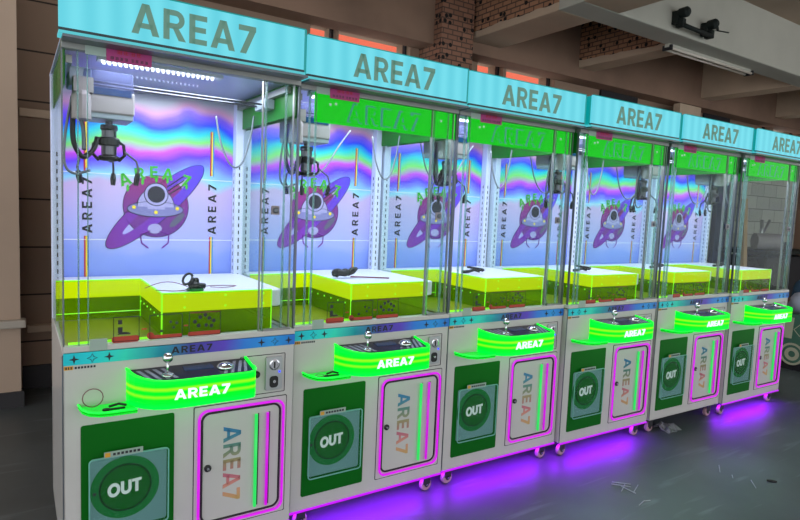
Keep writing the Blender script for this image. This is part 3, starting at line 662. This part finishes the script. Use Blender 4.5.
    ca = P(B(.074, .246, .215, .385, 1.650, 1.730), 'carriage', 'cream', bevel=.006)
    cb_ = B(.078, .242, .22, .38, 1.632, 1.655); P(cb_, 'carriage_underside', 'greyplastic', ca, bevel=.003)
    hd_ = MB(); hd_.prism([(.215, 1.730), (.385, 1.730), (.385, 1.800), (.235, 1.800)], lambda p, q, k: (k, p, q), .084, .243); P(hd_, 'carriage_hood', 'hood', ca, bevel=.005)
    P(B(.088, .234, .212, .222, 1.712, 1.736), 'carriage_display', 'screen', ca)
    cx_, cy_ = .172, .30
    cl = MB(); cl.lathe([(.012, 1.640), (.012, 1.622), (.028, 1.618), (.030, 1.604), (.025, 1.598), (.025, 1.570), (.031, 1.566), (.031, 1.552), (.026, 1.548), (.026, 1.512), (.017, 1.506), (.017, 1.490)], (cx_, cy_, 0), 'z', 18)
    claw = P(cl, 'claw', 'clawmetal', smooth=False)
    P(MB().lathe([(.032, 1.574), (.036, 1.568), (.036, 1.548), (.032, 1.543)], (cx_, cy_, 0), 'z', 18), 'claw_collar', 'black', claw)
    P(MB().lathe([(.034, 1.508), (.036, 1.502), (.028, 1.490)], (cx_, cy_, 0), 'z', 18), 'claw_collar', 'black', claw)
    for k, a in enumerate((190, 330, 75)):
        a = math.radians(a); dx, dy = math.cos(a), math.sin(a)
        q = MB(); q.tube([(cx_+dx*r_, cy_+dy*r_, z_) for r_, z_ in ((.030, 1.562), (.052, 1.548), (.056, 1.512), (.034, 1.490))], .0062, 6)
        fg = P(q, 'claw_finger', 'black', claw)
        q = MB(); q.tube([(cx_+dx*r_, cy_+dy*r_, z_) for r_, z_ in ((.056, 1.525), (.098, 1.492), (.106, 1.460), (.100, 1.435))], .0042, 6); P(q, 'finger_rod', 'clawmetal', claw)
        q = MB(); q.tube([(cx_+dx*r_, cy_+dy*r_, z_) for r_, z_ in ((.104, 1.448), (.100, 1.428), (.096, 1.404))], [.0075, .0105, .008], 8); P(q, 'finger_tip', 'black', claw)
    # hanging cables
    def spline(pts, n=6):
        o_ = []
        for a in range(len(pts)-1):
            p0 = Vector(pts[max(0, a-1)]); p1 = Vector(pts[a]); p2 = Vector(pts[a+1]); p3 = Vector(pts[min(len(pts)-1, a+2)])
            for k in range(n):
                t_ = k/n; o_.append(tuple(.5*((2*p1)+(p2-p0)*t_+(2*p0-5*p1+4*p2-p3)*t_*t_+(3*p1-p0-3*p2+p3)*t_**3)))
        return o_+[tuple(pts[-1])]
    P(MB().tube(spline([(.055, .25, 1.70), (.052, .25, 1.62), (.056, .25, 1.54), (.085, .26, 1.495), (.118, .27, 1.525), (.132, .28, 1.57)]), .0085, 8), 'coiled_cable', 'black', smooth=True)
    P(MB().tube(spline([(.050, .24, 1.70), (.030, .24, 1.58), (.026, .24, 1.47), (.055, .24, 1.435), (.105, .25, 1.45)]), .0045, 8), 'slack_cable', 'framedark', smooth=True)
    P(MB().tube(spline([(.062, .27, 1.69), (.085, .27, 1.60), (.088, .27, 1.52)]), .007, 8), 'slack_cable', 'framedark', smooth=True)
    P(MB().tube(spline([(.60, .45, 1.72), (.625, .45, 1.60), (.67, .45, 1.515), (.715, .45, 1.53), (.75, .45, 1.64), (.765, .45, 1.74)]), .0042, 8), 'pale_cable', 'palecable', smooth=True)
    oc = P(MB().tube(spline([(.12, .48, 1.73), (.17, .48, 1.58), (.25, .48, 1.50), (.34, .48, 1.53), (.43, .48, 1.66), (.49, .48, 1.74)]), .0042, 8), 'pale_cable', 'palecable', smooth=True); oc['tmp'] = 'front_band'
    # header light box
    hb = P(B(-.002, .770, -.066, .02, 1.846, 1.989), 'header_light_box', 'headeredge')
    P(B(-.006, .765, -.078, -.066, 1.8485, 1.991), 'lit_face', 'header', hb)
    e = MB(); e.box(-.007, .768, -.079, -.064, 1.840, 1.8475); P(e, 'header_trim', 'headerdark', hb)
    P(B(-.006, .772, -.077, -.003, 1.832, 1.840), 'lit_lip', 'headerlip', hb)
    P(B(.004, .785, -.074, -.003, 1.824, 1.832), 'header_underside', 'framedark', hb)
    e = MB(); e.tube([(-.006, -.078, 1.991), (.770, -.078, 1.991)], .0022, 5); e.tube([(.770, -.077, 1.991), (.770, -.077, 1.84)], .004, 5); P(e, 'header_edge', 'headeredge', hb)
    t = MB(); hh = .093; wd = .395/(twidth('AREA7', .14)*hh); text(t, 'AREA7', hh, (.189, -.0782, 1.868), (1, 0, 0), (0, 0, 1), (0, -1, 0), .002, .14, wd); P(t, 'lettering', 'headertext', hb)
    # casters
    for x_ in (.073, .735):
        for y_ in (.05, .66):
            w_ = MB(); w_.lathe([(.014, -.012), (.027, -.012), (.031, -.007), (.031, .007), (.027, .012), (.014, .012)], (x_, y_, .0315), 'y', 22)
            wh = P(w_, 'caster', 'wheel', smooth=False)
            q = MB(); q.lathe([(.012, -.016), (.012, .016)], (x_, y_, .0315), 'y', 12); P(q, 'caster_hub', 'darkline', wh)
            q = MB(); q.lathe([(.005, -.019), (.005, -.016)], (x_, y_, .0315), 'y', 8); P(q, 'axle_nut', 'chrome', wh)
            q = MB(); q.box(x_-.02, x_+.02, y_-.016, y_-.013, .035, .085); q.box(x_-.02, x_+.02, y_+.013, y_+.016, .035, .085); q.box(x_-.028, x_+.028, y_-.028, y_+.028, .085, .095); P(q, 'caster_bracket', 'darkline', wh)
    # underglow strip
    ug = P(B(.004, .791, -.003, .004, .087, .095), 'underglow_strip', 'purpleled'); ug['tmp'] = 'underglow'
    return root

def light(root, name, loc, sx, sy, e, col, rot=(0, 0, 0), **k):
    l = bpy.data.lights.new(name, 'AREA'); l.shape = 'RECTANGLE'; l.size = sx; l.size_y = sy; l.energy = e; l.color = col
    o = bpy.data.objects.new(name, l); C.objects.link(o); o.parent = root; o.location = loc; o.rotation_euler = rot
    return o

MPOS = [(0, 0, 0), (.80443, .04375, .01055), (1.60280, .06153, -.00523), (2.39930, .02916, -.01322), (3.20757, .01405, -.01601), (4.00331, -.01880, -.01691)]
MLAB = ['nearest claw machine, leftmost of the row, inside lights bare without green band',
        'second claw machine from the left, green band behind its glass',
        'third claw machine from the left, lit turquoise header and purple underglow',
        'fourth claw machine from the left, between the third and the one with unlit floor',
        'fifth claw machine from the left, the only one with dark floor beneath it',
        'farthest claw machine, at the right end of the row, with round violet pool under it']
proto = make_machine()
machines = []
src = proto
for i, (x, y, t_) in enumerate(MPOS):
    skip = {0: ('front_band',), 4: ('underglow',)}.get(i, ())
    o = proto if i == 1 else copy_tree(proto, skip)
    o.location = (x, y, 0); o.rotation_euler = (0, 0, t_)
    tag(o, MLAB[i], 'claw machine', 'claw machines in a row')
    machines.append(o)
for i, o in enumerate(machines):
    light(o, 'interior_lamp', (.40, .26, 1.815), .55, .40, 10.0, (.78, .84, 1.0))
    if i != 4:
        light(o, 'underglow_lamp', (.39, .04, .083), .78, .07, 4.6, (.24, .0, .9), (-.45, 0, 0))
for o in bpy.data.objects:
    if 'tmp' in o: del o['tmp']

# ------------------------------------------------------------------ things lying on the prize platforms
def local(i, x, y, z):
    a = MPOS[i][2]; return (MPOS[i][0]+x*math.cos(a)-y*math.sin(a), MPOS[i][1]+x*math.sin(a)+y*math.cos(a), z)
def cable_bundle(i, x, y, sc, label, kind):
    r_ = empty('cable_bundle', local(i, x, y, 1.017)); tag(r_, label, 'cable', 'black cable ends on the prize platforms'); r_.scale = (.78, .78, .78) if kind == 0 else (1, 1, 1)
    s = MB()
    if kind == 0:
        s.tube([(-.035+.022*math.cos(a*.5), .02*math.sin(a*.5), .058+.024*math.sin(a*.5+.6)) for a in range(13)], .006, 8, False)
        s.lathe([(.012, .012), (.026, .014), (.034, .026), (.020, .040), (.010, .052)], (0, 0, 0), 'z', 12); s.ball((.004, 0, .048), .016); s.tube([(-.03, -.01, .02), (.0, -.015, .03), (.045, -.012, .022)], .013, 8)
        s.build('black_clip', MT['black'], r_, smooth=True)
        q = MB(); q.lathe([(.040, .0), (.042, .006), (.034, .012)], (0, 0, 0), 'z', 18); q.build('green_foot', MT['green2'], r_)
        q = MB(); q.tube([(.02+.19*t/10, .02+.03*math.sin(PI*t/10), .014) for t in range(11)]+[(.21-.13*t/8, .02-.03*math.sin(PI*t/8), .012) for t in range(1, 9)], .0022, 6)
        q.tube([(-.02-.2*t/8, .02+.03*t/8, .012+.03*math.sin(PI*t/8)) for t in range(9)], .0022, 6); q.tube([(-.02-.16*t/8, -.01-.05*math.sin(PI*t/8), .01) for t in range(9)], .0022, 6)
        q.build('thin_wire', MT['copper'], r_, smooth=True)
    elif kind == 1:
        s.tube([(-.075+.01*t, .012*math.sin(t), .026+.003*math.cos(2*t)) for t in range(9)], [.012, .019, .022, .018, .014, .015, .02, .018, .008], 10)
        s.tube([(.0, 0, .022), (.03, .01, .034), (.055, .012, .045)], [.014, .018, .008], 8); s.build('black_connector', MT['black'], r_, smooth=True)
        q = MB(); q.tube([(.01+.02*t, -.01-.012*t, .008) for t in range(9)], .004, 6); q.build('thin_wire', MT['copper'], r_, smooth=True)
    else:
        s.tube([(.05*math.cos(t*.45)*sc, .035*math.sin(t*.45), .014+.022*abs(math.sin(t*.225))) for t in range(14)], .0065, 8, True)
        s.tube([(-.10, -.01, .012), (-.05, .0, .012), (0, .01, .02), (.03, 0, .012)], .009, 8)
        s.build('black_loop', MT['black'], r_, smooth=True)
    return r_
cable_bundle(0, .452, .17, 1, 'black clip on green foot with thin brown wires, on nearest machine\'s platform', 0)
cable_bundle(1, .42, .33, 1, 'black cable connector lying on white platform of the second machine from left', 1)
cable_bundle(2, .44, .34, 1.0, 'flat black cable on the third machine\'s white platform', 2)
cable_bundle(3, .46, .30, 1.0, 'black cable loop on the fourth machine\'s platform from left', 2)
cable_bundle(4, .50, .36, .9, 'small black cable loop on the fifth machine\'s platform', 2)
cable_bundle(5, .46, .36, .9, 'small black cable loop on the farthest machine\'s platform, at right', 2)

# keys in the trays
def keys(i, label, ring):
    r_ = empty('key_set', local(i, .13, -.06, .6735)); tag(r_, label, 'keys')
    q = MB()
    q.tube([(-.045+.03*math.cos(t), .03, .035+.03*math.sin(t)) for t in [k*PI/8 for k in range(16)]] if ring else [(-.03+.018*math.cos(t), .01+.018*math.sin(t), .003) for t in [k*PI/8 for k in range(16)]], .0018, 5, True)
    q.build('key_ring', MT['copper' if ring else 'chrome'], r_)
    q = MB(); q.box(-.01, .045, -.012, -.002, 0, .004); q.lathe([(.012, 0), (.012, .004)], (-.01, -.006, 0), 'z', 12); q.tube([(0, .01, .006), (.03, .018, .009), (.05, .004, .006)], .004, 6); q.build('key', MT['black'], r_)
keys(0, 'black keys on a wire ring in the green tray of the nearest machine', True)
keys(1, 'black keys lying in the green tray of the second machine from left', False)

# ------------------------------------------------------------------ on the floor
spots = [((628, 480), (649, 484), .0), ((640, 490), (645, 483), 0), ((645, 487), (652, 484), 0)]
def strip(pts, label, rad=.0022):
    tag(MB().tube(pts, rad, 6).build('cable_tie', MT['tie'], smooth=True), label, 'cable tie', 'pale plastic ties scattered on the concrete')
for pts, lb_ in (
    ([(2.445, -.295, .003), (2.511, -.360, .003)], 'pale tie at the back of the left cluster of scraps on the floor'),
    ([(2.420, -.311, .004), (2.486, -.376, .003)], 'pale tie with its end farthest left in the left cluster of scraps'),
    ([(2.476, -.350, .006), (2.399, -.386, .003)], 'pale tie through the middle of the left cluster of floor scraps'),
    ([(2.441, -.352, .006), (2.446, -.434, .003)], 'pale tie slanting down to the right in the left cluster of scraps'),
    ([(2.538, -.383, .003), (2.435, -.428, .006)], 'pale tie at the right of the left cluster of floor scraps'),
    ([(2.354, -.517, .003), (2.413, -.502, .003), (2.446, -.515, .003)], 'curved pale tie nearest the camera, below the left cluster of scraps'),
    ([(3.177, -.454, .003), (3.089, -.507, .003)], 'pale tie lying alone, farthest from the camera, right of the clusters'),
    ([(3.112, -.560, .003), (3.078, -.582, .003)], 'tiny pale tie lying between two longer ones at the right'),
    ([(3.143, -.643, .003), (3.068, -.704, .003)], 'pale tie lying left of the small black scrap')):
    strip(pts, lb_)
tag(MB().tube([(3.212, -.690, .006), (3.228, -.708, .006), (3.245, -.724, .005)], [.005, .007, .004], 6).build('black_scrap', MT['black']), 'small black scrap on the concrete at lower right', 'scrap')

cf = MB(); rnd = random.Random(5); vs = []
nx, ny = 9, 6
for j in range(ny):
    for k in range(nx): vs.append((3.36+.018*k+rnd.uniform(-.005, .005), -.03+.026*j+rnd.uniform(-.006, .006), .003+rnd.uniform(0, .035)*(0 < j < ny-1)))
cf.add(vs, [(j*nx+k, j*nx+k+1, (j+1)*nx+k+1, (j+1)*nx+k) for j in range(ny-1) for k in range(nx-1)])
fo = cf.build('plastic_wrap', MT['film']); sm_ = fo.modifiers.new('thick', 'SOLIDIFY'); sm_.thickness = .002
tag(fo, 'crumpled clear plastic wrap on the floor before the fifth machine\'s left caster', 'plastic wrap')

# ------------------------------------------------------------------ ceiling fittings
fx = empty('fluorescent_lamp', (0, 0, 0)); tag(fx, 'unlit fluorescent batten with two tubes under the edge of the pale beam', 'lamp')
B(4.97, 6.48, 1.245, 1.290, 2.965, 3.0).build('housing', MT['beamfront'], fx, bevel=.004)
for y_ in (1.235, 1.300): MB().tube([(5.0, y_, 2.955), (6.45, y_, 2.955)], .012, 8).build('tube', MT['tube'], fx, smooth=True)
for x_ in (4.975, 6.455): B(x_, x_+.02, 1.22, 1.315, 2.94, 2.985).build('end_cap', MT['darkline'], fx)
pb = empty('wall_bracket', (0, 0, 0)); tag(pb, 'black metal double bracket bolted to the face of the pale beam', 'bracket')
for x_, z_ in ((4.72, 3.13), (5.17, 3.12)):
    q = MB(); q.box(x_-.04, x_+.04, .99, 1.05, z_-.07, z_+.04); q.lathe([(.042, 1.0), (.045, .93), (.025, .91)], (x_, 0, z_+.02), 'y', 14); q.box(x_-.025, x_+.025, .95, 1.02, z_-.10, z_-.03)
    q.build('clamp', MT['darkmetal'], pb, bevel=.004)
MB().tube([(4.72, .96, 3.045), (5.17, .96, 3.035)], .020, 8).build('bar', MT['darkmetal'], pb, smooth=True)
MB().tube([(5.20, .97, 3.13), (5.27, .98, 3.16), (5.33, 1.0, 3.13)], .013, 6).build('hook', MT['darkmetal'], pb, smooth=True)
MB().tube([(5.33, 1.0, 3.13), (5.40, 1.045, 3.15), (5.60, 1.045, 3.17)], .006, 6).build('wire', MT['darkmetal'], pb, smooth=True)
q = MB(); q.lathe([(.10, 3.49), (.12, 3.505), (.12, 3.52)], (6.1, 2.0, 0), 'z', 20); tag(q.build('ceiling_rose', MT['plaster']), 'round plaster ceiling rose in the bay behind the fluorescent batten', 'ceiling rose')

# ------------------------------------------------------------------ stored goods beyond the row
gc = empty('game_cabinet', (6.0, 0, 0)); tag(gc, 'dull green cabinet with cream round graphic, beyond the right end of the row', 'cabinet')
B(6.0, 6.5, -.35, .62, .07, .53).build('body', MT['dullgreen'], gc, bevel=.01).location = (-6.0, 0, 0)
B(6.02, 6.48, -.33, .60, 0, .07).build('plinth', MT['darkline'], gc).location = (-6.0, 0, 0)
q = MB()
for rr_, ri_ in ((.105, .085), (.062, .03)):
    for pl in ringpolys(.395, .155, rr_, rr_, ri_, ri_, 0, 360, 28): q.prism(pl, lambda p, q_, k: (k, p, q_), 5.999, 5.996)
for pl in ringpolys(.345, .39, .055, .06, .047, .052, 0, 360, 4): q.prism(pl, lambda p, q_, k: (k, p, q_), 5.999, 5.996)
q.prism([(.41, .30), (.47, .30), (.50, .50), (.40, .50)], lambda p, q_, k: (k, p, q_), 5.999, 5.996)
q.build('cream_graphic', MT['creamprint'], gc).location = (-6.0, 0, 0)
rnd = random.Random(11)
def lump(name, m, c, sx, sy, sz, label, cat):
    s = MB(); prof = []
    n = 18; k = 9
    vs = []
    for i in range(k+1):
        ph = PI*i/k
        for j in range(n):
            th = 2*PI*j/n; w_ = 1+.10*math.sin(3*th+i)+rnd.uniform(-.05, .05)
            zz = -math.cos(ph); zz = max(zz, -.75)
            vs.append((c[0]+sx*math.sin(ph)*math.cos(th)*w_, c[1]+sy*math.sin(ph)*math.sin(th)*w_, c[2]+sz*(zz+.75)*.57*2))
    s.add(vs, [(i*n+j, i*n+(j+1) % n, (i+1)*n+(j+1) % n, (i+1)*n+j) for i in range(k) for j in range(n)])
    o = s.build(name, MT[m], smooth=True); tag(o, label, cat); return o
lump('stuffed_bag', 'bag', (6.15, .36, .53), .16, .17, .11, 'white stuffed plastic bag lying on the dull green cabinet', 'bag')
lump('folded_cloth', 'bluecloth', (6.40, .50, .53), .10, .12, .16, 'blue cloth bundle behind the white bag', 'cloth')
wbn = empty('workbench', (7.9, 1.6, 0)); tag(wbn, 'dark workbench seen through the glass of the farthest claw machine', 'bench')
B(-.6, .9, -.3, .3, 1.00, 1.05).build('bench_top', MT['darkmetal'], wbn, bevel=.005)
for x_ in (-.55, .85):
    for y_ in (-.25, .25): B(x_-.03, x_+.03, y_-.03, y_+.03, 0, 1.0).build('leg', MT['darkmetal'], wbn)
B(-.55, .85, -.25, .25, .45, .97).build('storage_box', MT['darkline'], wbn, bevel=.01)
q = MB(); q.lathe([(.03, -.15), (.10, -.15), (.10, .15), (.03, .15)], (0, 0, 0), 'y', 28); ro = q.build('paper_roll', MT['cream'], smooth=False); ro.location = (7.72, 1.5, 1.151); ro.rotation_euler = (0, 0, .9)
tag(ro, 'pale cylindrical roll lying on the dark workbench', 'roll')
for k, (x_, y_, z_, sx, sz) in enumerate(((8.0, 1.5, 1.05, .09, .10), (8.24, 1.6, 1.05, .11, .07))):
    s = MB(); s.box(x_-sx, x_+sx, y_-.1, y_+.1, z_+.001, z_+sz); s.lathe([(.05, z_+sz), (.04, z_+sz+.04)], (x_, y_, 0), 'z', 14)
    tag(s.build('tool_case', MT['darkmetal'], bevel=.01), ('dark tool case right beside the pale roll', 'lower dark tool case at the right on the workbench')[k], 'case')
pi1 = MB().tube([(8.02, 1.72, 1.055), (8.02, 1.72, 1.42)], .022, 10).build('steel_pipe', MT['steel'], smooth=True); tag(pi1, 'upright steel pipe standing on the workbench behind the tool cases', 'pipe')
pi2 = MB().tube([(8.05, 1.78, 1.06), (8.35, 1.78, 1.42)], .018, 10).build('steel_pipe', MT['steel'], smooth=True); tag(pi2, 'slanted steel pipe leaning to the right above the workbench', 'pipe')
tag(B(7.236, 7.50, 1.47, 1.53, 0, 2.05).build('tall_board', 'navy', bevel=.004) if False else MB().box(7.236, 7.50, 1.9, 1.96, 0, 2.05).build('tall_board', MT['navy'], bevel=.004), 'tall narrow dark blue board standing left of the workbench', 'board')
tag(MB().add([(7.10, 1.38, 0), (7.18, 1.38, 0), (7.18, 1.42, 0), (7.10, 1.42, 0), (7.12, 1.52, 1.66), (7.20, 1.52, 1.66), (7.20, 1.56, 1.66), (7.12, 1.56, 1.66)], [(3, 2, 1, 0), (4, 5, 6, 7), (0, 1, 5, 4), (1, 2, 6, 5), (2, 3, 7, 6), (3, 0, 4, 7)]).build('timber_plank', MT['wood']), 'light timber plank standing upright beside the dark blue board', 'plank')
